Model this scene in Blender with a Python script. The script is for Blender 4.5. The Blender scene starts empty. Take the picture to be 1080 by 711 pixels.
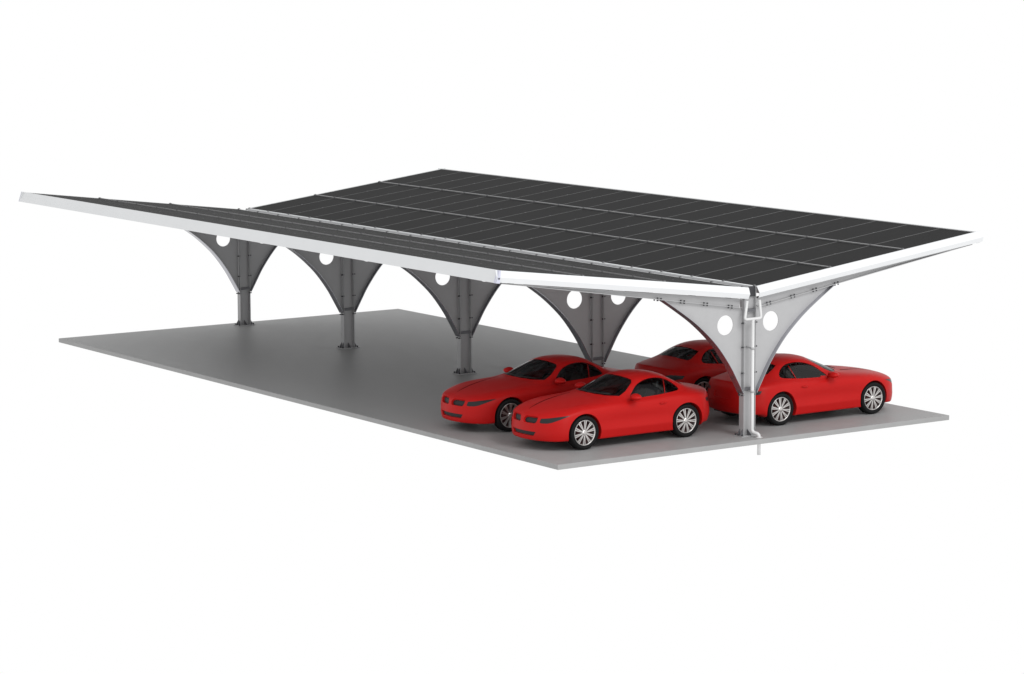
import bpy, bmesh, math
from mathutils import Vector, Matrix

# ------------------------------------------------------------------ scene basics
scene = bpy.context.scene
COL = scene.collection
R = math.radians
PI = math.pi


# ------------------------------------------------------------------ materials
def new_mat(name):
    m = bpy.data.materials.new(name)
    m.use_nodes = True
    nt = m.node_tree
    nt.nodes.clear()
    out = nt.nodes.new('ShaderNodeOutputMaterial')
    return m, nt, out


def principled(name, base, rough=0.5, metallic=0.0, spec=0.5, coat=0.0, coat_rough=0.1,
               noise=0.0, noise_scale=6.0, bump=0.0, bump_scale=40.0, rough_var=0.0):
    m, nt, out = new_mat(name)
    b = nt.nodes.new('ShaderNodeBsdfPrincipled')
    b.inputs['Base Color'].default_value = (*base, 1)
    b.inputs['Roughness'].default_value = rough
    b.inputs['Metallic'].default_value = metallic
    b.inputs['Specular IOR Level'].default_value = spec
    b.inputs['Coat Weight'].default_value = coat
    b.inputs['Coat Roughness'].default_value = coat_rough
    nt.links.new(b.outputs[0], out.inputs['Surface'])
    tc = None
    if noise or bump or rough_var:
        tc = nt.nodes.new('ShaderNodeTexCoord')
    if noise or rough_var:
        n = nt.nodes.new('ShaderNodeTexNoise')
        n.inputs['Scale'].default_value = noise_scale
        n.inputs['Detail'].default_value = 5
        nt.links.new(tc.outputs['Object'], n.inputs['Vector'])
        if noise:
            r = nt.nodes.new('ShaderNodeMapRange')
            r.inputs['From Min'].default_value = 0.3
            r.inputs['From Max'].default_value = 0.7
            r.inputs['To Min'].default_value = 1 - noise
            r.inputs['To Max'].default_value = 1 + noise
            nt.links.new(n.outputs['Fac'], r.inputs['Value'])
            x = nt.nodes.new('ShaderNodeMix')
            x.data_type = 'RGBA'
            x.blend_type = 'MULTIPLY'
            x.inputs['Factor'].default_value = 1
            x.inputs['A'].default_value = (*base, 1)
            nt.links.new(r.outputs['Result'], x.inputs['B'])
            nt.links.new(x.outputs['Result'], b.inputs['Base Color'])
        if rough_var:
            r2 = nt.nodes.new('ShaderNodeMapRange')
            r2.inputs['From Min'].default_value = 0.3
            r2.inputs['From Max'].default_value = 0.7
            r2.inputs['To Min'].default_value = rough - rough_var
            r2.inputs['To Max'].default_value = rough + rough_var
            nt.links.new(n.outputs['Fac'], r2.inputs['Value'])
            nt.links.new(r2.outputs['Result'], b.inputs['Roughness'])
    if bump:
        n2 = nt.nodes.new('ShaderNodeTexNoise')
        n2.inputs['Scale'].default_value = bump_scale
        n2.inputs['Detail'].default_value = 6
        nt.links.new(tc.outputs['Object'], n2.inputs['Vector'])
        bp = nt.nodes.new('ShaderNodeBump')
        bp.inputs['Strength'].default_value = bump
        bp.inputs['Distance'].default_value = 0.01
        nt.links.new(n2.outputs['Fac'], bp.inputs['Height'])
        nt.links.new(bp.outputs['Normal'], b.inputs['Normal'])
    return m


def glass_mat(name, tint, gloss=1.0):
    m, nt, out = new_mat(name)
    t = nt.nodes.new('ShaderNodeBsdfTransparent')
    t.inputs['Color'].default_value = (*tint, 1)
    g = nt.nodes.new('ShaderNodeBsdfGlossy')
    g.inputs['Color'].default_value = (gloss, gloss, gloss, 1)
    g.inputs['Roughness'].default_value = 0.06
    f = nt.nodes.new('ShaderNodeFresnel')
    f.inputs['IOR'].default_value = 1.55
    mx = nt.nodes.new('ShaderNodeMixShader')
    nt.links.new(f.outputs[0], mx.inputs[0])
    nt.links.new(t.outputs[0], mx.inputs[1])
    nt.links.new(g.outputs[0], mx.inputs[2])
    nt.links.new(mx.outputs[0], out.inputs['Surface'])
    return m


def panel_mat():
    """black module: faint half-cut cell grid under matt anti-glare glass (object space of each panel)"""
    m, nt, out = new_mat('panel_glass')
    b = nt.nodes.new('ShaderNodeBsdfPrincipled')
    b.inputs['Roughness'].default_value = 0.55
    b.inputs['Specular IOR Level'].default_value = 0.025
    nt.links.new(b.outputs[0], out.inputs['Surface'])
    tc = nt.nodes.new('ShaderNodeTexCoord')
    sp = nt.nodes.new('ShaderNodeSeparateXYZ')
    nt.links.new(tc.outputs['Object'], sp.inputs[0])
    masks = []
    for ax, pitch in (('X', 1.02 / 6), ('Y', 2.0 / 24)):
        d = nt.nodes.new('ShaderNodeMath')
        d.operation = 'DIVIDE'
        d.inputs[1].default_value = pitch
        nt.links.new(sp.outputs[ax], d.inputs[0])
        fr = nt.nodes.new('ShaderNodeMath')
        fr.operation = 'FRACT'
        nt.links.new(d.outputs[0], fr.inputs[0])
        c = nt.nodes.new('ShaderNodeMath')
        c.operation = 'COMPARE'
        c.inputs[1].default_value = 0.5
        c.inputs[2].default_value = 0.012
        nt.links.new(fr.outputs[0], c.inputs[0])
        masks.append(c)
    mx = nt.nodes.new('ShaderNodeMath')
    mx.operation = 'MAXIMUM'
    nt.links.new(masks[0].outputs[0], mx.inputs[0])
    nt.links.new(masks[1].outputs[0], mx.inputs[1])
    no = nt.nodes.new('ShaderNodeTexNoise')
    no.inputs['Scale'].default_value = 2.0
    nt.links.new(tc.outputs['Object'], no.inputs['Vector'])
    cr = nt.nodes.new('ShaderNodeMix')
    cr.data_type = 'RGBA'
    cr.inputs['A'].default_value = (0.0110, 0.0110, 0.0112, 1)
    cr.inputs['B'].default_value = (0.0125, 0.0125, 0.0128, 1)
    nt.links.new(no.outputs['Fac'], cr.inputs['Factor'])
    c2 = nt.nodes.new('ShaderNodeMix')
    c2.data_type = 'RGBA'
    c2.inputs['B'].default_value = (0.019, 0.019, 0.0195, 1)
    nt.links.new(mx.outputs[0], c2.inputs['Factor'])
    nt.links.new(cr.outputs['Result'], c2.inputs['A'])
    nt.links.new(c2.outputs['Result'], b.inputs['Base Color'])
    return m


M = {}
M['slab'] = principled('concrete', (0.31, 0.31, 0.31), rough=0.48, spec=0.10, noise=0.04, noise_scale=3.0,
                       bump=0.05, bump_scale=60, rough_var=0.05)
M['steel'] = principled('galvanised_steel', (0.40, 0.40, 0.405), rough=0.42, metallic=0.15, spec=0.30,
                        noise=0.02, noise_scale=5.0)
M['dark_steel'] = principled('dark_bolt_steel', (0.06, 0.06, 0.065), rough=0.45, metallic=0.6)
M['flange'] = principled('grey_flange_steel', (0.42, 0.42, 0.45), rough=0.27, metallic=0.9, spec=0.35)
M['plate'] = principled('dark_grey_plate', (0.13, 0.13, 0.14), rough=0.45, metallic=0.2)
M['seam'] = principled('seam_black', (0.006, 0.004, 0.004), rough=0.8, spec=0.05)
M['white'] = principled('white_coated_aluminium', (0.68, 0.69, 0.70), rough=0.45, spec=0.25, noise=0.015, noise_scale=2.0)
M['cap'] = principled('grey_end_cap', (0.55, 0.56, 0.66), rough=0.4, metallic=0.2)
M['alu'] = principled('rail_aluminium', (0.24, 0.24, 0.245), rough=0.4, metallic=0.4)
M['clamp'] = principled('clamp_aluminium', (0.16, 0.16, 0.165), rough=0.5, metallic=0.2, spec=0.2)
M['strip'] = principled('joint_aluminium', (0.075, 0.075, 0.077), rough=0.5, metallic=0.2, spec=0.2)
M['pipe'] = principled('white_pipe', (0.62, 0.62, 0.62), rough=0.35, spec=0.4)
M['panel'] = panel_mat()
M['frame'] = principled('panel_frame', (0.04, 0.04, 0.041), rough=0.5, metallic=0.3)
M['paint'] = principled('red_paint', (0.44, 0.008, 0.0075), rough=0.42, spec=0.13, coat=0.0, coat_rough=0.25,
                        noise=0.015, noise_scale=3.0)
M['glass'] = glass_mat('tinted_glass', (0.32, 0.32, 0.33), 0.55)
M['side_glass'] = glass_mat('light_tinted_glass', (0.55, 0.56, 0.56), 0.6)
M['lens'] = principled('dark_lens', (0.018, 0.018, 0.019), rough=0.3, spec=0.25)
M['grille'] = principled('grille_mesh', (0.022, 0.022, 0.023), rough=0.55, spec=0.2)
M['tyre'] = principled('rubber', (0.009, 0.009, 0.0095), rough=0.7, spec=0.12, noise=0.1, noise_scale=30)
M['rim'] = principled('alloy', (0.62, 0.60, 0.585), rough=0.28, metallic=0.85)
M['disc'] = principled('brake_shade_red', (0.05, 0.010, 0.010), rough=0.5, metallic=0.3)  # dark red puts the shaded, reflected red of the wheel well into the colour
M['trim'] = principled('black_plastic', (0.02, 0.02, 0.021), rough=0.5)
M['seat'] = principled('dark_upholstery', (0.05, 0.05, 0.052), rough=0.6, noise=0.08, noise_scale=20)


# ------------------------------------------------------------------ mesh builder
class MB:
    def __init__(self):
        self.bm = bmesh.new()

    def face(self, pts, mat=0):
        vs = [self.bm.verts.new(p) for p in pts]
        f = self.bm.faces.new(vs)
        f.material_index = mat
        return f

    def hexa(self, p, mat=0):
        """p: 8 points, bottom loop then top loop"""
        vs = [self.bm.verts.new(q) for q in p]
        for idx in ((3, 2, 1, 0), (4, 5, 6, 7), (0, 1, 5, 4), (1, 2, 6, 5), (2, 3, 7, 6), (3, 0, 4, 7)):
            f = self.bm.faces.new([vs[i] for i in idx])
            f.material_index = mat

    def box(self, x0, x1, y0, y1, z0, z1, mat=0, fn=None):
        p = [(x0, y0, z0), (x1, y0, z0), (x1, y1, z0), (x0, y1, z0), (x0, y0, z1), (x1, y0, z1), (x1, y1, z1), (x0, y1, z1)]
        if fn:
            p = [fn(*q) for q in p]
        self.hexa(p, mat)

    def prism(self, poly, a, b, fn, mat=0):
        """poly: 2-D points; fn(u, v, w) places them; extruded from w=a to w=b"""
        lo = [self.bm.verts.new(fn(u, v, a)) for u, v in poly]
        hi = [self.bm.verts.new(fn(u, v, b)) for u, v in poly]
        n = len(poly)
        self.bm.faces.new(lo[::-1]).material_index = mat
        self.bm.faces.new(hi).material_index = mat
        for i in range(n):
            j = (i + 1) % n
            self.bm.faces.new((lo[i], lo[j], hi[j], hi[i])).material_index = mat

    def tube(self, pts, r, seg=14, mat=0, cap=True):
        pts = [Vector(p) for p in pts]
        rings = []
        prev = None
        for i, p in enumerate(pts):
            if i == 0:
                t = (pts[1] - p).normalized()
            elif i == len(pts) - 1:
                t = (p - pts[i - 1]).normalized()
            else:
                t = ((p - pts[i - 1]).normalized() + (pts[i + 1] - p).normalized()).normalized()
            if prev is None:
                a = Vector((0, 0, 1)) if abs(t.z) < 0.9 else Vector((0, 1, 0))
                u = t.cross(a).normalized()
            else:
                u = (prev - t * prev.dot(t)).normalized()
            prev = u
            w = t.cross(u)
            rr = r[i] if isinstance(r, (list, tuple)) else r
            rings.append([self.bm.verts.new(p + (u * math.cos(2 * PI * k / seg) + w * math.sin(2 * PI * k / seg)) * rr)
                          for k in range(seg)])
        for a, b in zip(rings, rings[1:]):
            for k in range(seg):
                f = self.bm.faces.new((a[k], a[(k + 1) % seg], b[(k + 1) % seg], b[k]))
                f.material_index = mat
                f.smooth = True
        if cap:
            self.bm.faces.new(rings[0][::-1]).material_index = mat
            self.bm.faces.new(rings[-1]).material_index = mat

    def lathe(self, prof, seg=48, mat=0, smooth=True, closed=False):
        """prof: (radius, x) pairs turned about the X axis"""
        rings = []
        for r, x in prof:
            rings.append([self.bm.verts.new((x, r * math.cos(2 * PI * k / seg), r * math.sin(2 * PI * k / seg))) for k in range(seg)])
        pairs = list(zip(rings, rings[1:]))
        if closed:
            pairs.append((rings[-1], rings[0]))
        for a, b in pairs:
            for k in range(seg):
                f = self.bm.faces.new((a[k], a[(k + 1) % seg], b[(k + 1) % seg], b[k]))
                f.material_index = mat
                f.smooth = smooth

    def build(self, name, mats, parent=None, recalc=True, origin=None, bevel=0.0):
        if recalc:
            bmesh.ops.recalc_face_normals(self.bm, faces=self.bm.faces)
        me = bpy.data.meshes.new(name)
        if origin is not None:
            bmesh.ops.translate(self.bm, verts=self.bm.verts, vec=-Vector(origin))
        self.bm.to_mesh(me)
        self.bm.free()
        for m in (mats if isinstance(mats, (list, tuple)) else [mats]):
            me.materials.append(m)
        o = bpy.data.objects.new(name, me)
        COL.objects.link(o)
        if origin is not None:
            o.location = origin
        if parent:
            o.parent = parent
        if bevel:
            md = o.modifiers.new('edge', 'BEVEL')
            md.width = bevel
            md.segments = 2
            md.limit_method = 'ANGLE'
            md.angle_limit = R(40)
        return o


def thing(name, label, cat, loc=(0, 0, 0), rz=0.0, group=None):
    o = bpy.data.objects.new(name, None)
    COL.objects.link(o)
    o.location = loc
    o.rotation_euler = (0, 0, rz)
    o['label'] = label
    o['category'] = cat
    if group:
        o['group'] = group
    return o


def catmull(pts, n):
    out = []
    P = [pts[0]] + list(pts) + [pts[-1]]
    for i in range(1, len(P) - 2):
        p0, p1, p2, p3 = (Vector(P[i - 1]), Vector(P[i]), Vector(P[i + 1]), Vector(P[i + 2]))
        for k in range(n):
            t = k / n
            out.append(0.5 * ((2 * p1) + (p2 - p0) * t + (2 * p0 - 5 * p1 + 4 * p2 - p3) * t * t + (3 * p1 - p0 - 3 * p2 + p3) * t ** 3))
    out.append(Vector(pts[-1]))
    return out


# ================================================================== the slab
BAY = 5.3
SX0, SX1, SY, STH = 0.521, -21.732, 5.17, 0.103
mb = MB()
mb.box(SX1, SX0, -SY, SY, -STH, 0)
slab = mb.build('pavement', M['slab'], bevel=0.008)
slab['kind'] = 'structure'
slab['label'] = 'thin grey concrete slab under the carport and cars'

# ================================================================== the carport
carport = thing('solar_carport', 'long white-edged butterfly-roof carport topped with black solar panels on five grey steel posts',
                'carport', (0, 0, 0))

A = 0.1236
G, ZV, L = 0.158, 3.103, 6.129
RX0, RX1 = 0.046, -21.159
CA, SA = math.cos(A), math.sin(A)


def wing(s):
    """s = +1 right wing, -1 left wing; (x, t, n): along the building, up the slope, off the roof plane"""
    def fn(x, t, n):
        return (x, s * (G + t * CA - n * SA), ZV + t * SA + n * CA)
    return fn


NP, NR = 20, 3
PX = (RX0 - RX1) / NP
PT = L / NR

# ---- panels: 20 x 3 on each wing
GAPX, GAPT = 0.028, 0.045
PW, PL = PX - GAPX, PT - GAPT


def panel_mesh():
    b = MB()
    fw = 0.012
    # laminate (local x along building, y up slope, z normal)
    b.box(fw, PW - fw, fw, PL - fw, -0.012, -0.0015, 0)
    for x0, x1, y0, y1 in ((0, PW, 0, fw), (0, PW, PL - fw, PL), (0, fw, fw, PL - fw), (PW - fw, PW, fw, PL - fw)):
        b.box(x0, x1, y0, y1, -0.035, 0, 1)
    b.box(fw, PW - fw, fw, PL - fw, -0.020, -0.0125, 2)
    bmesh.ops.recalc_face_normals(b.bm, faces=b.bm.faces)
    me = bpy.data.meshes.new('solar_panel')
    b.bm.to_mesh(me)
    b.bm.free()
    for m in (M['panel'], M['frame'], M['white']):
        me.materials.append(m)
    return me


PM = panel_mesh()


def panel_matrix(s, i, j):
    f = wing(s)
    if s > 0:
        o = Vector(f(RX1 + i * PX + GAPX / 2, j * PT + GAPT / 2, 0))
        ex = Vector((1, 0, 0))
    else:
        o = Vector(f(RX1 + i * PX + GAPX / 2 + PW, j * PT + GAPT / 2, 0))
        ex = Vector((-1, 0, 0))
    ey = Vector((0, s * CA, SA))
    ez = ex.cross(ey)
    return Matrix(((ex.x, ey.x, ez.x, o.x), (ex.y, ey.y, ez.y, o.y), (ex.z, ey.z, ez.z, o.z), (0, 0, 0, 1)))


rest = []
for s in (1, -1):
    for j in range(NR):
        for i in range(NP):
            mtx = panel_matrix(s, i, j)
            if s < 0 and j > 0 and i < 10:      # the twenty that show smallest: far half of the left wing
                rest.append(mtx)
                continue
            o = bpy.data.objects.new('solar_panel', PM)
            COL.objects.link(o)
            o.parent = carport
            o.matrix_world = mtx
bm = bmesh.new()
for mtx in rest:
    t = PM.copy()
    t.transform(mtx)
    bm.from_mesh(t)
    bpy.data.meshes.remove(t)
me = bpy.data.meshes.new('solar_panel_field')
bm.to_mesh(me)
bm.free()
for m in (M['panel'], M['frame'], M['white']):
    me.materials.append(m)
o = bpy.data.objects.new('solar_panel_field', me)
COL.objects.link(o)
o.parent = carport
o['kind'] = 'stuff'

# ---- rails in the gaps between panel rows, with their clamps, and the clamps and strips on the panel joints
def clamp_piece(name, f, x, t, parent, into=None):
    b = into or MB()
    if name == 'clamp':
        b.box(x - 0.024, x + 0.024, t - 0.024, t + 0.024, 0.002, 0.026, 0, f)
        b.box(x - 0.008, x + 0.008, t - 0.008, t + 0.008, 0.026, 0.032, 0, f)
    else:
        b.box(x - 0.018, x + 0.018, t - 0.022, t + 0.022, 0.001, 0.005, 0, f)
    if into is None:
        b.build(name, M['clamp'], parent)


for s in (1, -1):
    f = wing(s)
    far_clamps = MB()
    for j in range(0, NR + 1):
        t = j * PT
        b = MB()
        up = 0.020 if 0 < j < NR else 0.008
        if j == 0:
            b.box(RX1, RX0, t - 0.030, t + 0.018, -0.075, up, 0, f)
        elif j == NR:
            b.box(RX1, RX0, t - 0.018, t + 0.010, -0.06, up, 0, f)
        else:
            b.box(RX1, RX0, t - 0.018, t + 0.018, -0.05, up, 0, f)
        rail = b.build('panel_rail', M['alu'] if j else M['white'], carport)
        if j < NR:
            for i in range(NP + 1):
                x = min(max(RX1 + i * PX, RX1 + 0.04), RX0 - 0.04)
                clamp_piece('clamp', f, x, t, rail, None if s > 0 else far_clamps)
    for j in range(NR):
        for i in range(1, NP):
            clamp_piece('mid_clamp', f, RX1 + i * PX, (j + 0.5) * PT, carport, None if s > 0 else far_clamps)
    if s < 0:
        far_clamps.build('clamp_set', M['clamp'], carport)['kind'] = 'stuff'
    else:
        far_clamps.bm.free()
    for i in range(1, NP):
        x = RX1 + i * PX
        b = MB()
        b.box(x - 0.0135, x + 0.0135, 0.03, L - 0.03, -0.03, -0.002, 0, f)
        b.build('joint_strip', M['strip'], carport)

# ---- purlins (lipped channels along the building)
for s in (1, -1):
    f = wing(s)
    for t in (0.32, 1.25, 2.35, 3.45, 4.55, 5.75):
        b = MB()
        x0, x1 = RX1 + 0.01, RX0 - 0.012
        b.box(x0, x1, t, t + 0.006, -0.24, -0.055, 0, f)
        b.box(x0, x1, t + 0.006, t + 0.07, -0.061, -0.055, 0, f)
        b.box(x0, x1, t + 0.006, t + 0.07, -0.24, -0.234, 0, f)
        b.build('purlin', M['steel'], carport)


# ---- posts with gussets and rafters
def arc_points():
    return [(p.x, p.y) for p in catmull([Vector((y, z, 0)) for y, z in
            ((2.235, 2.992), (1.83, 2.735), (1.42, 2.452), (1.05, 2.135), (0.79, 1.86), (0.52, 1.50), (0.345, 1.21), (0.165, 0.90))], 5)]


ARC = arc_points()


def rafter_bottom(t):
    return -0.43 + (0.43 - 0.25) * t / L


FRAME = []


def build_post():
    b = MB()
    b.box(-0.075, 0.075, -0.155, -0.143, 0.02, 3.06)
    b.box(-0.075, 0.075, 0.143, 0.155, 0.02, 3.06)
    b.box(-0.004, 0.004, -0.143, 0.143, 0.02, 3.06)
    post = b.build('post', M['steel'], carport)
    b = MB()
    b.box(-0.14, 0.14, -0.255, 0.255, 0, 0.018)
    b.build('base_plate', M['steel'], post)
    for sy in (-1, 1):
        for x in (-0.045, 0.045):
            b = MB()
            b.prism([(0.155, 0.018), (0.230, 0.018), (0.230, 0.03), (0.158, 0.15)], x - 0.006, x + 0.006,
                    lambda u, v, w, sy=sy: (w, sy * u, v))
            b.build('base_stiffener', M['plate'], post)
    for sx in (-1, 1):
        b = MB()
        b.prism([(0.004, 0.018), (0.14, 0.018), (0.14, 0.035), (0.004, 0.14)], -0.005, 0.005, lambda u, v, w, sx=sx: (sx * u, w, v))
        b.build('base_stiffener', M['plate'], post)
    b = MB()
    for sy in (-1, 1):
        for x in (-0.11, 0, 0.11):
            b.tube([(x, sy * 0.215, 0.018), (x, sy * 0.215, 0.055)], 0.018, 8)
    b.build('anchor_bolt', M['dark_steel'], post)['kind'] = 'stuff'
    # stiffener plates inside the column where the gussets end
    for z in (0.985, 2.62):
        for sx in (-1, 1):
            b = MB()
            b.box(sx * 0.004, sx * 0.078, -0.143, 0.143, z - 0.03, z + 0.03)
            b.build('stiffener_plate', M['plate'], post)
    # bolts on the flanges
    b = MB()
    for sy in (-1, 1):
        for z in (0.86, 1.32, 1.86, 2.36):
            for x in (-0.05, 0.05):
                b.tube([(x, sy * 0.125, z), (x, sy * 0.20, z)], 0.016, 8)
    b.build('bolt', M['dark_steel'], post)['kind'] = 'stuff'
    FRAME.append(post)
    for s in (-1, 1):
        f = wing(s)
        # gusset web
        top = []
        for t in (2.10, 1.5, 0.9, 0.42):
            q = f(0, t, rafter_bottom(t) - 0.001)
            top.append((abs(q[1]), q[2]))
        outline = list(ARC) + [(0.165, 2.42), (0.19, 2.62)]
        # corner cut near the column
        outline += [(0.36, 2.74), (0.34, 2.745)]
        outline = list(ARC) + [(0.163, 0.92), (0.163, 2.62), (0.33, 2.80)] + top[::-1][1:]
        # make it a polygon with a round hole: split by triangulated fill
        hole = [(0.60 + 0.205 * math.cos(2 * PI * k / 40), 2.347 + 0.205 * math.sin(2 * PI * k / 40)) for k in range(40)]
        g = MB()
        for w in (-0.005, 0.005):
            es = []
            for loop in (outline, hole):
                vs = [g.bm.verts.new((w, s * u, v)) for u, v in loop]
                for i in range(len(vs)):
                    es.append(g.bm.edges.new((vs[i], vs[(i + 1) % len(vs)])))
            bmesh.ops.triangle_fill(g.bm, use_beauty=True, use_dissolve=False, edges=es)
        for loop in (outline, hole):
            n = len(loop)
            for i in range(n):
                (u0, v0), (u1, v1) = loop[i], loop[(i + 1) % n]
                g.face([(-0.005, s * u0, v0), (-0.005, s * u1, v1), (0.005, s * u1, v1), (0.005, s * u0, v0)])
        bmesh.ops.remove_doubles(g.bm, verts=g.bm.verts, dist=1e-5)
        gus = g.build('gusset', M['steel'], carport)
        FRAME.append(gus)
        # curved edge flange
        g = MB()
        th = 0.012
        off = []
        for i, (u, v) in enumerate(ARC):
            a = ARC[max(0, i - 1)]
            c = ARC[min(len(ARC) - 1, i + 1)]
            d = Vector((c[0] - a[0], c[1] - a[1])).normalized()
            nrm = Vector((-d.y, d.x))
            off.append((nrm.x, nrm.y))
        sgn = 1 if off[10][1] < 0 else -1
        rows = []
        for (u, v), (nu, nv) in zip(ARC, off):
            nu, nv = nu * sgn, nv * sgn
            rows.append([g.bm.verts.new((x, s * (u + nu * e), v + nv * e)) for x, e in
                         ((-0.105, 0.001), (0.105, 0.001), (0.105, 0.001 + th), (-0.105, 0.001 + th))])
        for a, c in zip(rows, rows[1:]):
            for k in range(4):
                g.bm.faces.new((a[k], a[(k + 1) % 4], c[(k + 1) % 4], c[k]))
        g.bm.faces.new(rows[0])
        g.bm.faces.new(rows[-1][::-1])
        g.build('gusset_flange', M['flange'], gus)
        # rafter: tapered I-beam
        g = MB()

        def taper(x, t, k):
            n0, n1 = rafter_bottom(t), -0.245
            return f(x, t, n0 + (n1 - n0) * k)
        te = L - 0.10
        g.box(-0.004, 0.004, 0.02, te, 0.0, 1.0, 0, taper)
        for x0, x1 in ((-0.075, 0.075),):
            p = [(x0, 0.02, -0.0), (x1, 0.02, 0), (x1, te, 0), (x0, te, 0)]
            g.hexa([f(x, t, rafter_bottom(t) + 0.001) for x, t, _ in p] + [f(x, t, rafter_bottom(t) + 0.013) for x, t, _ in p])
            g.hexa([f(x, t, -0.256) for x, t, _ in p] + [f(x, t, -0.2425) for x, t, _ in p])
        raf = g.build('rafter', M['steel'], carport)
        FRAME.append(raf)
        g = MB()
        for t in (0.30, 0.95, 1.55, 2.15):
            for dt in (-0.045, 0.045):
                for x in (-0.05, 0.05):
                    n = rafter_bottom(t + dt)
                    g.tube([f(x, t + dt, n - 0.03), f(x, t + dt, n + 0.045)], 0.016, 8)
        g.build('bolt', M['dark_steel'], raf)['kind'] = 'stuff'
        for t in (0.32, 1.25, 2.35, 3.45, 4.55, 5.75):
            g = MB()
            g.box(-0.06, 0.06, t - 0.012, t - 0.004, -0.2415, -0.07, 0, f)
            g.build('purlin_cleat', M['steel'], raf)


def copy_tree(o, parent):
    c = o.copy()
    COL.objects.link(c)
    c.parent = parent
    for ch in list(o.children):
        copy_tree(ch, c)
    return c


build_post()
for k in range(1, 5):
    for piece in FRAME:
        c = copy_tree(piece, carport)
        c.location = (-BAY * k, 0, 0)

# ---- edge fascias
for s in (1, -1):
    f = wing(s)
    # gable ends: folded profile, sloping upper face and lower face tipped inward to darken it under the key
    for near in (True, False):
        xe = RX0 if near else RX1
        d = 1 if near else -1
        prof = [(0.004, 0.006), (0.045, 0.006), (0.115, -0.125), (0.074, -0.228), (0.064, -0.228), (0.105, -0.126), (0.040, -0.004), (0.004, -0.004)]
        b = MB()
        b.prism(prof, 0.0 if s > 0 else -0.10, L + (0.16 if s > 0 else 0.10), lambda u, v, w: f(xe + d * u, w, v))
        b.build('gable_fascia', M['white'], carport)
    # eave: the same fold along the building
    prof = [(0.016, 0.010), (0.050, 0.010), (0.098, -0.242), (0.086, -0.242), (0.040, -0.002), (0.016, -0.002)]
    b = MB()
    b.prism(prof, RX1 - 0.17, RX0 + 0.03, lambda u, v, w: f(w, L + u, v))
    eave = b.build('eave_fascia', M['white'], carport)
    for xe, d in ((RX0 + 0.031, 1), (RX1 - 0.171, -1)):
        b = MB()
        pr = [(0.022, 0.012), (0.053, 0.012), (0.104, -0.244), (0.018, -0.244)]
        b.prism(pr, 0, 0.012 * d + (0.078 * d if d > 0 and s < 0 else 0), lambda u, v, w: f(xe + w, L + u, v))
        cap = b.build('end_cap', M['cap'] if s < 0 else M['white'], eave)
        if s > 0:
            continue
        b = MB()
        q = f(xe + (0.09 if d > 0 else -0.012), L + 0.05, -0.15)
        b.tube([q, (q[0] + 0.012 * d, q[1], q[2])], 0.018, 8)
        b.build('screw', M['dark_steel'], eave)

# ---- valley gutter and drain pipes
b = MB()
gp = [(-0.15, 0.0), (-0.15, -0.012), (-0.085, -0.13), (0.085, -0.13), (0.15, -0.012), (0.15, 0.0), (0.143, 0.0), (0.143, -0.01), (0.082, -0.122), (-0.082, -0.122), (-0.143, -0.01), (-0.143, 0.0)]
b.prism(gp, RX1 - 0.12, RX0, lambda u, v, w: (w, u, ZV + v))
gut = b.build('valley_gutter', M['alu'], carport)
b = MB()
b.prism([(-0.04, 0.01), (-0.04, -0.20), (0.15, -0.20), (0.15, 0.01)], RX0 + 0.001, RX0 + 0.008, lambda u, v, w: (w, u, ZV + v))
b.build('gutter_gap_shade', M['dark_steel'], gut)  # dark sheet standing in for the shade in the open gutter end


def fillet(pts, r, n=6):
    out = [Vector(pts[0])]
    for a, p, c in zip(pts, pts[1:], pts[2:]):
        a, p, c = Vector(a), Vector(p), Vector(c)
        d0 = (a - p).normalized()
        d1 = (c - p).normalized()
        q0, q1 = p + d0 * r, p + d1 * r
        for k in range(n + 1):
            t = k / n
            out.append(q0 * (1 - t) ** 2 + p * 2 * t * (1 - t) + q1 * t * t)
    out.append(Vector(pts[-1]))
    return out


b = MB()
yl, yr, zb = -0.245, 0.185, 2.46
XP = 0.20
b.tube(fillet([(XP, -0.185, 2.84), (XP, yl, zb), (XP, yr, zb), (XP, 0.14, 2.84)], 0.06), 0.029)
b.tube(fillet([(XP, -0.03, zb - 0.01), (XP, -0.03, 0.10), (XP + 0.15, 0.035, 0.075), (XP + 0.15, 0.035, -0.36)], 0.07), 0.037)
b.lathe([(0.001, 0.0)], 4) if False else None
pipe = b.build('drain_pipe', M['pipe'], carport)
b = MB()
b.tube([(XP + 0.15, 0.035, 0.001), (XP + 0.15, 0.035, 0.012)], 0.075, 18)
b.build('pipe_collar', M['pipe'], pipe)
b = MB()
for z in (0.95, 1.85):
    b.tube([(XP, -0.03, z - 0.02), (XP, -0.03, z + 0.02)], 0.048, 16)
    b.box(0.01, XP, -0.045, -0.015, z - 0.015, z + 0.015)
b.build('pipe_bracket', M['steel'], pipe)

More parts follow.
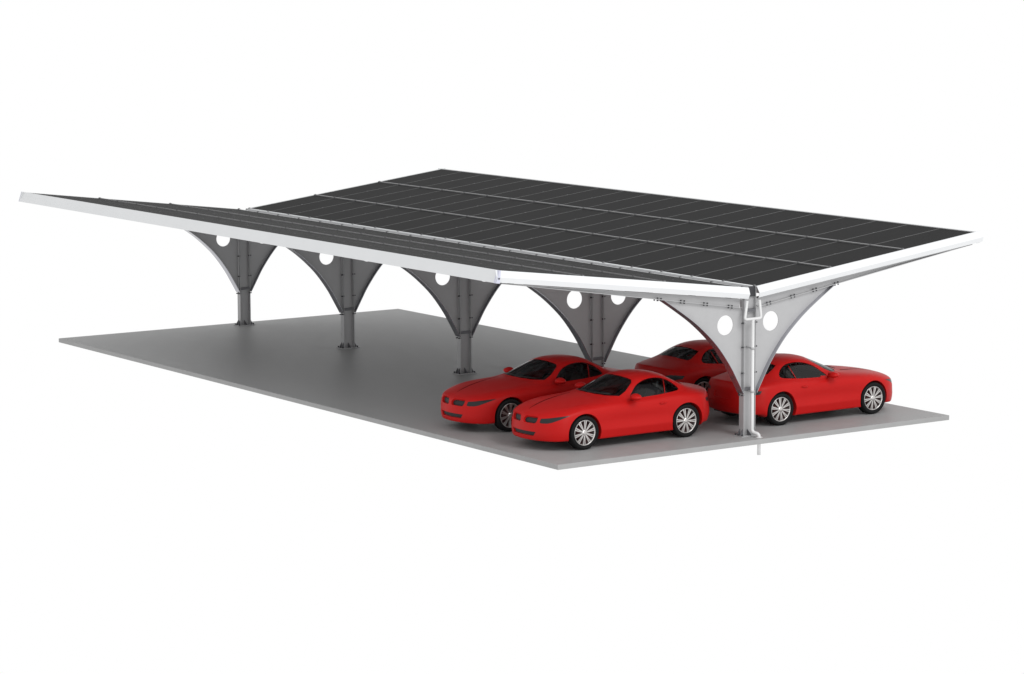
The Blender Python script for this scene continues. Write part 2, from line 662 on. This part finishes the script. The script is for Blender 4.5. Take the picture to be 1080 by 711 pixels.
# ================================================================== the cars
# cage: top grid rows (nose to tail) x columns (centre to shoulder), then a belt of five rings down to the sill
TOP = [
    [(0, -2.200, .705), (.28, -2.165, .707), (.52, -2.075, .710), (.71, -1.935, .716), (.835, -1.72, .725)],
    [(0, -2.000, .805), (.28, -1.970, .803), (.51, -1.885, .802), (.69, -1.750, .802), (.860, -1.55, .775)],
    [(0, -1.560, .895), (.29, -1.540, .888), (.52, -1.480, .878), (.72, -1.400, .885), (.890, -1.29, .825)],
    [(0, -1.080, .962), (.30, -1.060, .950), (.56, -1.000, .928), (.75, -0.930, .908), (.895, -0.90, .830)],
    [(0, -0.680, .992), (.36, -0.640, .982), (.69, -0.440, .945), (.785, -0.360, .908), (.885, -0.30, .832)],
    [(0, 0.140, 1.332), (.28, 0.160, 1.322), (.545, 0.250, 1.262), (.765, 0.300, .916), (.875, 0.30, .842)],
    [(0, 0.620, 1.378), (.28, 0.620, 1.366), (.555, 0.640, 1.296), (.775, 0.620, .930), (.885, 0.65, .852)],
    [(0, 1.080, 1.315), (.27, 1.080, 1.303), (.535, 1.060, 1.232), (.780, 1.000, .962), (.905, 1.00, .878)],
    [(0, 1.600, 1.050), (.28, 1.580, 1.045), (.600, 1.480, 1.018), (.755, 1.370, .985), (.930, 1.35, .900)],
    [(0, 1.900, .972), (.28, 1.890, .967), (.570, 1.830, .950), (.735, 1.730, .925), (.900, 1.68, .868)],
    [(0, 2.150, .930), (.28, 2.130, .925), (.535, 2.055, .908), (.700, 1.950, .882), (.825, 1.81, .842)],
]
FRONT = [  # rings 1..5 for k = 0..4
    [(0, -2.245, .620), (.29, -2.210, .620), (.54, -2.115, .622), (.745, -1.955, .630), (.872, -1.71, .640)],
    [(0, -2.235, .480), (.29, -2.205, .480), (.55, -2.110, .480), (.755, -1.950, .485), (.880, -1.70, .490)],
    [(0, -2.250, .340), (.30, -2.220, .340), (.57, -2.120, .340), (.765, -1.945, .340), (.882, -1.69, .345)],
    [(0, -2.215, .205), (.29, -2.185, .205), (.56, -2.085, .205), (.745, -1.925, .205), (.862, -1.68, .205)],
    [(0, -2.020, .190), (.26, -2.000, .190), (.48, -1.920, .190), (.62, -1.800, .190), (.740, -1.66, .190)],
]
REAR = [
    [(0, 2.205, .810), (.28, 2.180, .808), (.550, 2.100, .800), (.735, 1.985, .785), (.872, 1.81, .760)],
    [(0, 2.190, .650), (.28, 2.170, .650), (.560, 2.095, .650), (.755, 1.970, .640), (.888, 1.79, .635)],
    [(0, 2.250, .450), (.29, 2.225, .450), (.580, 2.140, .450), (.770, 2.010, .450), (.890, 1.80, .450)],
    [(0, 2.170, .270), (.29, 2.150, .270), (.560, 2.070, .270), (.740, 1.950, .270), (.865, 1.77, .270)],
    [(0, 2.000, .255), (.26, 1.980, .255), (.480, 1.920, .255), (.620, 1.820, .255), (.740, 1.72, .255)],
]
SIDE_X = [  # rings 1..5 for rows 1..9
    [.885, .915, .908, .900, .895, .900, .918, .948, .928],
    [.885, .915, .884, .858, .852, .860, .900, .950, .930],
    [.885, .912, .908, .915, .918, .918, .930, .945, .922],
    [.870, .895, .890, .890, .890, .890, .905, .925, .905],
    [.740, .740, .740, .740, .740, .740, .740, .740, .740],
]
SIDE_Z = [.685, .520, .370, .190, .175]
ROW_Y = [-1.50, -1.29, -0.90, -0.30, 0.30, 0.65, 1.00, 1.32, 1.66]


def car_cage():
    bm = bmesh.new()
    cl = bm.edges.layers.float.new('crease_edge')
    NRW, NK = len(TOP), 5
    V = {}

    def vert(key, co):
        if key not in V:
            V[key] = bm.verts.new(co)
        return V[key]

    def put(sx):
        def sgn(k):
            return 0 if k == 0 else sx * k
        for i in range(NRW):
            for k in range(NK):
                x, y, z = TOP[i][k]
                vert(('t', i, sgn(k)), (sx * x, y, z))
        for j in range(5):
            for k in range(NK):
                x, y, z = FRONT[j][k]
                vert(('f', j, sgn(k)), (sx * x, y, z))
                x, y, z = REAR[j][k]
                vert(('r', j, sgn(k)), (sx * x, y, z))
            for i in range(1, NRW - 1):
                vert(('s', j, i, sx), (sx * SIDE_X[j][i - 1], ROW_Y[i - 1], SIDE_Z[j]))

        def S(j, i):
            if j < 0:
                return V[('t', i, sx * 4)]
            if i == 0:
                return V[('f', j, sx * 4)]
            if i == NRW - 1:
                return V[('r', j, sx * 4)]
            return V[('s', j, i, sx)]

        def quad(a, b, c, d):
            bm.faces.new((a, b, c, d) if sx > 0 else (d, c, b, a))
        for i in range(NRW - 1):
            for k in range(NK - 1):
                quad(V[('t', i, sgn(k))], V[('t', i, sgn(k + 1))], V[('t', i + 1, sgn(k + 1))], V[('t', i + 1, sgn(k))])
        for j in range(5):
            for k in range(NK - 1):
                a = (lambda kk: V[('t', 0, sgn(kk))] if j == 0 else V[('f', j - 1, sgn(kk))])
                quad(a(k + 1), a(k), V[('f', j, sgn(k))], V[('f', j, sgn(k + 1))])
                a = (lambda kk: V[('t', NRW - 1, sgn(kk))] if j == 0 else V[('r', j - 1, sgn(kk))])
                quad(a(k), a(k + 1), V[('r', j, sgn(k + 1))], V[('r', j, sgn(k))])
            for i in range(NRW - 1):
                quad(S(j - 1, i + 1), S(j - 1, i), S(j, i), S(j, i + 1))

        def crease(k1, k2, v):
            e = bm.edges.get((V[k1], V[k2]))
            if e:
                e[cl] = v
        for k in range(2):
            crease(('t', 4, sgn(k)), ('t', 4, sgn(k + 1)), 0.75)     # cowl
            crease(('t', 8, sgn(k)), ('t', 8, sgn(k + 1)), 0.45)     # foot of the rear window
            crease(('t', 5, sgn(k)), ('t', 5, sgn(k + 1)), 0.30)     # header
        for i in range(4, 8):
            crease(('t', i, sx * 3), ('t', i + 1, sx * 3), 0.65)     # belt line
            crease(('t', i, sx * 2), ('t', i + 1, sx * 2), 0.30)     # pillar and cantrail
        for k in range(4):
            crease(('t', 10, sgn(k)), ('t', 10, sgn(k + 1)), 0.55)   # tail edge
            crease(('r', 3, sgn(k)), ('r', 3, sgn(k + 1)), 0.5)
            crease(('f', 3, sgn(k)), ('f', 3, sgn(k + 1)), 0.6)
        for i in range(1, NRW - 2):
            crease(('s', 3, i, sx), ('s', 3, i + 1, sx), 0.7)        # sill
            crease(('s', 2, i, sx), ('s', 2, i + 1, sx), 0.75)        # lower door crease
    put(1)
    put(-1)
    return bm


def subdivided(bm, lv):
    me = bpy.data.meshes.new('cage')
    bm.to_mesh(me)
    bm.free()
    o = bpy.data.objects.new('cage', me)
    COL.objects.link(o)
    md = o.modifiers.new('s', 'SUBSURF')
    md.levels = lv
    md.render_levels = lv
    dg = bpy.context.evaluated_depsgraph_get()
    ev = o.evaluated_get(dg)
    out = bmesh.new()
    out.from_mesh(ev.to_mesh())
    ev.to_mesh_clear()
    bpy.data.objects.remove(o)
    bpy.data.meshes.remove(me)
    return out


def in_poly(p, poly):
    x, y = p
    c = False
    n = len(poly)
    for i in range(n):
        x0, y0 = poly[i]
        x1, y1 = poly[i - 1]
        if (y0 > y) != (y1 > y) and x < (x1 - x0) * (y - y0) / (y1 - y0) + x0:
            c = not c
    return c


def cut(bm, lay, e1, e2, poly, facing, filt, tag):
    """cut the outline (drawn in the plane e1, e2) into the shell and mark the faces inside it"""
    e1, e2, facing = Vector(e1), Vector(e2), Vector(facing)
    n = len(poly)
    for i in range(n):
        a = poly[i]
        b = poly[(i + 1) % n]
        lo = (min(a[0], b[0]) - 0.004, min(a[1], b[1]) - 0.004)
        hi = (max(a[0], b[0]) + 0.004, max(a[1], b[1]) + 0.004)
        fs = []
        for f in bm.faces:
            if f.normal.dot(facing) < 0.02 or not filt(f.calc_center_median()):
                continue
            us = [v.co.dot(e1) for v in f.verts]
            vs = [v.co.dot(e2) for v in f.verts]
            if max(us) < lo[0] or min(us) > hi[0] or max(vs) < lo[1] or min(vs) > hi[1]:
                continue
            fs.append(f)
        if not fs:
            continue
        d = (b[0] - a[0], b[1] - a[1])
        no = e1 * (-d[1]) + e2 * d[0]
        geom = set(fs)
        for f in fs:
            geom.update(f.edges)
            geom.update(f.verts)
        bmesh.ops.bisect_plane(bm, geom=list(geom), plane_co=e1 * a[0] + e2 * a[1], plane_no=no, dist=1e-5)
    for f in bm.faces:
        c = f.calc_center_median()
        if filt(c) and f.normal.dot(facing) > 0.0 and in_poly((c.dot(e1), c.dot(e2)), poly):
            f[lay] = tag


def smooth_poly(pts, n=5):
    """closed smooth outline"""
    out = []
    m = len(pts)
    for i in range(m):
        p0, p1, p2, p3 = (Vector(pts[(i + q) % m]) for q in (-1, 0, 1, 2))
        for k in range(n):
            t = k / n
            q = 0.5 * ((2 * p1) + (p2 - p0) * t + (2 * p0 - 5 * p1 + 4 * p2 - p3) * t * t + (3 * p1 - p0 - 3 * p2 + p3) * t ** 3)
            out.append((q.x, q.y))
    return out


def round_rect(cx, cy, hw, hh, r, n=5, skew=0.0):
    out = []
    for qx, qy, a0 in ((1, 1, 0), (-1, 1, 90), (-1, -1, 180), (1, -1, 270)):
        for k in range(n + 1):
            a = R(a0 + 90 * k / n)
            u = qx * (hw - r) + r * math.cos(a)
            v = qy * (hh - r) + r * math.sin(a)
            out.append((cx + u + skew * v, cy + v))
    return out


YF, YR, ZW = -1.29, 1.29, 0.3475


def arch(yc):
    r = 0.392
    pts = [(yc + r * math.cos(R(a)), 0.346 + r * math.sin(R(a))) for a in range(-28, 209, 8)]
    pts += [(yc - r * math.cos(R(28)) + 0.02, 0.0), (yc + r * math.cos(R(28)) - 0.02, 0.0)]
    return pts


X_, Y_, Z_ = (1, 0, 0), (0, 1, 0), (0, 0, 1)
WINDSCREEN = [(0.0, -0.630), (.25, -.605), (.47, -.515), (.63, -.395), (.685, -.300), (.635, -.09), (.535, .125), (.46, .175), (.25, .135), (0, .115)]
SIDE_WIN = smooth_poly([(-.06, .935), (.05, 1.050), (.20, 1.158), (.40, 1.232), (.62, 1.262), (.85, 1.245), (1.02, 1.185), (1.15, 1.090), (1.195, 1.020), (1.13, .982), (.80, .950), (.50, .928), (.2, .918)], 4)
DOOR = [(-.36, .905), (-.40, .70), (-.36, .42), (-.28, .235), (.70, .235), (.80, .40), (.90, .60), (.96, .80), (.97, .940)]


def build_car():
    root = thing('sports_car', 'car', 'car')
    bm = subdivided(car_cage(), 3)
    lay = bm.faces.layers.int.new('tag')
    for sx in (1, -1):
        fx = (sx, 0, 0)
        sd = (lambda c, sx=sx: c.x * sx > 0.3)
        cut(bm, lay, Y_, Z_, arch(YF), fx, lambda c, sx=sx: c.x * sx > 0.5 and c.z < 0.85, 1)
        cut(bm, lay, Y_, Z_, arch(YR), fx, lambda c, sx=sx: c.x * sx > 0.5 and c.z < 0.85, 1)
        cut(bm, lay, Y_, Z_, [(y, z) for y, z in SIDE_WIN], fx, lambda c, sx=sx: c.x * sx > 0.45 and c.z > 0.93, 2 if sx > 0 else 3)
    ws = WINDSCREEN + [(-x, y) for x, y in WINDSCREEN[-2:0:-1]]
    cut(bm, lay, X_, Y_, ws, Z_, lambda c: c.z > 0.9 and c.y < 0.4, 4)
    rw = [(0, 1.13), (.30, 1.12), (.46, 1.10), (.50, 1.20), (.545, 1.38), (.52, 1.46), (.30, 1.515), (0, 1.53)]
    rw = rw + [(-x, y) for x, y in rw[-2:0:-1]]
    cut(bm, lay, X_, Y_, rw, Z_, lambda c: c.z > 0.9 and c.y > 0.9, 5)
    for sx in (1, -1):
        fy = (0, -1, 0)
        ny = lambda c: c.y < -1.6
        kid = [(sx * u, v) for u, v in round_rect(.235, .622, .185, .070, .06, skew=0.25)]
        if sx < 0:
            kid = kid[::-1]
        cut(bm, lay, X_, Z_, kid, fy, ny, 6)
        # headlamp, drawn in a plane turned half way round the corner
        c45 = math.cos(R(45))
        d = Vector((sx * c45, c45, 0))
        hl = [(.0, 0), ]
        # a = (x + y) / sqrt2 along the corner
        hl = [(-1.170, .580), (-1.12, .568), (-1.00, .572), (-.90, .594), (-.76, .645), (-.540, .725), (-.66, .718), (-.85, .696), (-1.00, .676), (-1.140, .662)]
        if sx < 0:
            hl = hl[::-1]
        cut(bm, lay, d, Z_, hl, (sx * c45, -c45, 0), lambda c, sx=sx: c.x * sx > 0.38 and c.y < -1.4, 7 if sx > 0 else 8)
        tl = [(1.10, .75), (1.19, .72), (1.52, .71), (1.60, .76), (1.56, .80), (1.30, .825), (1.14, .83)]
        d2 = Vector((-sx * c45, c45, 0))
        tl2 = [(.70, .705), (.92, .675), (1.17, .69), (1.16, .755), (.95, .790), (.66, .775)]
        cut(bm, lay, d2, Z_, tl2 if sx < 0 else tl2[::-1], (sx * c45, c45, 0), lambda c, sx=sx: c.x * sx > 0.35 and c.y > 1.5, 9 if sx > 0 else 10)
    low = [(-.40, .385), (-.34, .295), (.34, .295), (.40, .385)]
    cut(bm, lay, X_, Z_, low, (0, -1, 0), lambda c: c.y < -1.6, 11)
    plate = round_rect(0, .64, .27, .065, .02)
    cut(bm, lay, X_, Z_, plate, (0, 1, 0), lambda c: c.y > 1.6, 12)
    for sx in (1, -1):
        cut(bm, lay, Y_, Z_, DOOR, (sx, 0, 0), lambda c, sx=sx: c.x * sx > 0.6 and c.z < 1.0, 13 if sx > 0 else 14)
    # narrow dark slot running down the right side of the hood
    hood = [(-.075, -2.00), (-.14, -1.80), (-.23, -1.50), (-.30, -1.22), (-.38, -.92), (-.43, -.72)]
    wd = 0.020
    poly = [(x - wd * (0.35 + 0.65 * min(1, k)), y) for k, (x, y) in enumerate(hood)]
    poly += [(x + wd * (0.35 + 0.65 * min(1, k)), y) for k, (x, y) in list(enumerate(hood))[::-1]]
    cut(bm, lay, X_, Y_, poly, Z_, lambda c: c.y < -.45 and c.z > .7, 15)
    bm.normal_update()

    def extract(tag, name, mats, off, parent, lip=0.0, thick=0.0):
        """make the marked faces a mesh of their own, moved in by off; returns it"""
        fs = [f for f in bm.faces if f[lay] == tag]
        nb = bmesh.new()
        mp = {}
        for f in fs:
            for v in f.verts:
                if v not in mp:
                    mp[v] = nb.verts.new(v.co - v.normal * off)
            nf = nb.faces.new([mp[v] for v in f.verts])
            nf.smooth = True
        me = bpy.data.meshes.new(name)
        nb.to_mesh(me)
        nb.free()
        for m in mats:
            me.materials.append(m)
        o = bpy.data.objects.new(name, me)
        COL.objects.link(o)
        o.parent = parent
        return o

    def lips(tags, depth, direction=None):
        """returns quads (lists of points) running inwards from the border of the marked regions"""
        quads = []
        for e in bm.edges:
            lf = e.link_faces
            ins = [f for f in lf if f[lay] in tags]
            if len(ins) == 1 and (len(lf) == 2 or True):
                a, b = e.verts
                if len(lf) < 2:
                    continue
                if direction is None:
                    pa, pb = a.co - a.normal * depth, b.co - b.normal * depth
                else:
                    pa, pb = direction(a.co), direction(b.co)
                quads.append([a.co.copy(), b.co.copy(), pb, pa])
        return quads

    parts = {}
    body_lips = []
    for tag, dep in ((2, .03), (3, .03), (4, .03), (5, .03), (6, .05), (7, .010), (8, .010), (9, .008), (10, .008), (11, .05), (12, .02)):
        body_lips += lips((tag,), dep)
    well = lips((1,), 0, lambda c: Vector((math.copysign(0.56, c.x), c.y, c.z)))
    screen = extract(4, 'windscreen', [M['glass']], .006, root)
    extract(5, 'rear_window', [M['glass']], .006, root)
    extract(6, 'grille', [M['grille']], .050, root)
    extract(11, 'lower_grille', [M['grille']], .035, root)
    for t in (7, 8):
        extract(t, 'headlight', [M['lens']], .004, root)
    for t in (9, 10):
        extract(t, 'tail_light', [M['lens']], .004, root)
    extract(12, 'plate_recess', [M['paint']], .018, root)
    doors = {}
    for t, w, sx in ((13, 2, 1), (14, 3, -1)):
        doors[sx] = extract(t, 'door', [M['paint']], 0.0, root)
        extract(w, 'side_window', [M['side_glass']], .006, root)
        # pillar bar between door glass and quarter glass
        p = MB()
        p.tube([(sx * .785, .80, .940), (sx * .70, .845, 1.08), (sx * .605, .885, 1.215)], .0075, 8)
        p.build('window_post', M['paint'], root)
        h = MB()
        h.tube([(sx * .897, .585, .775), (sx * .906, .62, .777), (sx * .908, .70, .779), (sx * .902, .745, .780)], [.010, .016, .016, .010], 10)
        h.build('handle', M['paint'], doors[sx])
        # door mirror
        mm = bmesh.new()
        bmesh.ops.create_uvsphere(mm, u_segments=20, v_segments=12, radius=1.0)
        for v in mm.verts:
            x, y, z = v.co
            v.co = (x * .135, y * (.135 if y < 0 else .085), z * .070 * (1 - .18 * x))
            for f in v.link_faces:
                f.smooth = True
        bmesh.ops.translate(mm, verts=mm.verts, vec=(0.965, -.06, .975))
        k = MB()
        k.bm.free()
        k.bm = mm
        k.tube([(.80, -.06, .915), (.86, -.06, .935), (.92, -.06, .96)], [.03, .024, .022], 10)
        if sx < 0:
            for v in mm.verts:
                v.co.x *= -1
        k.build('mirror', M['paint'], root)
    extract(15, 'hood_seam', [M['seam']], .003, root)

    # body: everything else plus the lips
    dele = [f for f in bm.faces if f[lay] not in (0,)]
    bmesh.ops.delete(bm, geom=dele, context='FACES')
    for f in bm.faces:
        f.smooth = True
        f.material_index = 0
    for q in body_lips:
        vs = [bm.verts.new(p) for p in q]
        bm.faces.new(vs).material_index = 1
    for q in well:
        vs = [bm.verts.new(p) for p in q]
        bm.faces.new(vs).material_index = 0
    me = bpy.data.meshes.new('body')
    bm.to_mesh(me)
    bm.free()
    for m in (M['paint'], M['paint']):
        me.materials.append(m)
    body = bpy.data.objects.new('body', me)
    COL.objects.link(body)
    body.parent = root

    # floor pan closing the underside, wheel-well backs
    b = MB()
    b.prism([(-.56, -2.0), (.56, -2.0), (.56, 1.95), (-.56, 1.95)], .20, .26, lambda u, v, w: (u, v, w))
    b.prism([(.56, -.84), (.80, -.84), (.80, .84), (.56, .84)], .195, .24, lambda u, v, w: (u, v, w))
    b.prism([(-.56, -.84), (-.80, -.84), (-.80, .84), (-.56, .84)], .195, .24, lambda u, v, w: (u, v, w))
    b.build('underbody', M['trim'], root)
    b = MB()
    for sx in (1, -1):
        for yc in (YF, YR):
            b.prism([(yc + .40 * math.cos(R(a)), max(.20, .30 + .42 * math.sin(R(a)))) for a in range(-12, 193, 12)], .50, .556,
                    lambda u, v, w, sx=sx: (sx * w, u, v))
    b.build('wheel_well', M['paint'], root)

    # cabin
    b = MB()
    b.box(-.66, .66, -.55, -.10, .60, .93)
    b.box(-.60, .60, -.42, -.12, .93, .965)
    b.build('dashboard', M['trim'], root, bevel=.03)
    b = MB()
    b.box(-.70, .70, -.30, 1.30, .30, .36)
    b.box(-.70, .70, 1.05, 1.55, .36, .93)
    b.build('cabin_floor', M['trim'], root)
    for sx in (1, -1):
        b = MB()
        cx = sx * .36
        b.box(cx - .24, cx + .24, .10, .62, .38, .56)
        b.hexa([(cx - .23, .60, .50), (cx + .23, .60, .50), (cx + .23, .76, .50), (cx - .23, .76, .50),
                (cx - .19, .80, 1.00), (cx + .19, .80, 1.00), (cx + .19, .90, 1.00), (cx - .19, .90, 1.00)])
        b.hexa([(cx - .11, .81, 1.01), (cx + .11, .81, 1.01), (cx + .11, .89, 1.01), (cx - .11, .89, 1.01),
                (cx - .10, .83, 1.17), (cx + .10, .83, 1.17), (cx + .10, .90, 1.17), (cx - .10, .90, 1.17)])
        b.build('seat', M['seat'], root, bevel=.045)
    b = MB()
    ring = []
    for k in range(25):
        a = 2 * PI * k / 24
        ring.append((.36 + .18 * math.cos(a), -.02 + .06 * math.sin(a), .88 + .17 * math.sin(a)))
    b.tube(ring, .016, 8, cap=False)
    b.tube([(.36, -.02, .88), (.36, -.2, .84)], .03, 8)
    b.tube([(.19, -.02, .88), (.53, -.02, .88)], .014, 8)
    b.build('steering_wheel', M['trim'], root)
    # wipers
    b = MB()
    for x0, x1 in ((-.42, .10), (.02, .55)):
        b.tube([(x0, -.60 + .12 * x0 * x0, 1.012), ((x0 + x1) / 2, -.585, 1.032), (x1, -.56 + .45 * x1 * x1, 1.018)], .008, 6)
    b.build('wiper', M['trim'], root)

    # wheels
    def wheel_parts():
        b = MB()   # barrel and hub
        b.lathe([(.262, .080), (.254, .086), (.244, .074), (.240, -.085), (.262, -.095)], 48)
        b.lathe([(.0005, .092), (.030, .094), (.052, .088), (.066, .074), (.066, .03), (.0005, .03)], 28)
        w = b.build('wheel', M['rim'], root)
        b = MB()
        prof = [(.256, .086), (.282, .110), (.308, .116), (.330, .109), (.344, .087), (.3475, .05), (.3475, -.05),
                (.344, -.087), (.330, -.109), (.308, -.116), (.285, -.110), (.262, -.088)]
        b.lathe(prof, 56)
        b.build('tyre', M['tyre'], w)
        b = MB()
        for k in range(10):
            for da in (-4.2, 4.2):
                a0 = R(36 * k + da * 1.3 + 9)
                a1 = R(36 * k + da * 1.15 + 9)
                def P(r, a, tw, x):
                    y, z = r * math.cos(a), r * math.sin(a)
                    return (x, y - tw * math.sin(a), z + tw * math.cos(a))
                w0, w1 = .0075, .0120
                b.hexa([P(.055, a0, -w0, .058), P(.055, a0, w0, .058), P(.252, a1, w1, .062), P(.252, a1, -w1, .062),
                        P(.055, a0, -w0, .086), P(.055, a0, w0, .086), P(.252, a1, w1, .092), P(.252, a1, -w1, .092)])
        b.lathe([(.240, .080), (.246, .093), (.256, .096), (.261, .090), (.258, .080)], 48)
        b.build('rim', M['rim'], w)
        b = MB()
        b.lathe([(.0005, .03), (.17, .03), (.17, .005), (.0005, .005)], 36)
        b.lathe([(.0005, -.02), (.242, -.02)], 36)
        b.build('brake_disc', M['disc'], w)
        return w
    w0 = wheel_parts()
    spots = [(1, YF), (1, YR), (-1, YF), (-1, YR)]
    for n, (sx, yc) in enumerate(spots):
        w = w0 if n == 0 else copy_tree(w0, root)
        w.location = (sx * .785, yc, ZW)
        w.rotation_euler = (R(17 * n + 5) if sx > 0 else R(17 * n), 0, 0 if sx > 0 else PI)
    return root


def copy_thing(o):
    c = o.copy()
    COL.objects.link(c)
    for ch in list(o.children):
        copy_tree(ch, c)
    return c


car = build_car()
GRP = 'red sports cars parked under the carport'
CX1, CX2 = -1.42, -4.07
cars = [
    (CX1, -2.456, 0.0, 'bright red coupe nearest the slab corner, nose forward, whole flank in the light'),
    (CX2, -2.456, 0.0, 'red coupe parked behind the nearest one, its flank shaded, nose forward'),
    (CX1, 2.645, PI, 'red coupe behind the drain pipe post, nose towards the right slab edge'),
    (CX2, 2.645, PI, 'dark shaded red coupe half hidden behind the near post, tail showing'),
]
for n, (x, y, rz, lab) in enumerate(cars):
    c = car if n == 0 else copy_thing(car)
    c.location = (x, y, 0)
    c.rotation_euler = (0, 0, rz)
    c['label'] = lab
    c['category'] = 'car'
    c['group'] = GRP

# ================================================================== light, backdrop, camera
world = bpy.data.worlds.new('World')
scene.world = world
world.use_nodes = True
bg = world.node_tree.nodes['Background']
bg.inputs['Color'].default_value = (1, 1, 1, 1)
bg.inputs['Strength'].default_value = 1.0


def area(name, loc, target, size, power, color=(1, 1, 1)):
    li = bpy.data.lights.new(name, 'AREA')
    li.shape = 'SQUARE'
    li.size = size
    li.energy = power
    li.color = color
    o = bpy.data.objects.new(name, li)
    COL.objects.link(o)
    o.location = loc
    d = Vector(target) - Vector(loc)
    o.rotation_euler = d.to_track_quat('-Z', 'Y').to_euler()
    return o


area('key_softbox', (28, 1, 29), (-2, 0, 1), 12, 5600)
area('fill_softbox', (42, -8, 7), (-8, 0, 1.5), 10, 3000)

cam = bpy.data.cameras.new('Camera')
co = bpy.data.objects.new('Camera', cam)
COL.objects.link(co)
cam.sensor_width = 36
cam.lens = 36 * 3107.8 / 1080
cam.clip_start = 1
cam.clip_end = 500
yaw, pitch, roll = 2.5412, -0.1369, -0.0027
F = Vector((math.cos(yaw) * math.cos(pitch), math.sin(yaw) * math.cos(pitch), math.sin(pitch)))
Rv = Vector((math.sin(yaw), -math.cos(yaw), 0))
U = Rv.cross(F)
R2 = math.cos(roll) * Rv + math.sin(roll) * U
U2 = -math.sin(roll) * Rv + math.cos(roll) * U
co.matrix_world = Matrix(((R2.x, U2.x, -F.x, 46.9173), (R2.y, U2.y, -F.y, -38.0174), (R2.z, U2.z, -F.z, 10.3628), (0, 0, 0, 1)))
scene.camera = co

scene.view_settings.view_transform = 'Standard'
scene.view_settings.look = 'None'
scene.view_settings.exposure = 0
scene.view_settings.gamma = 1
scene.cycles.max_bounces = 10
scene.cycles.transparent_max_bounces = 16
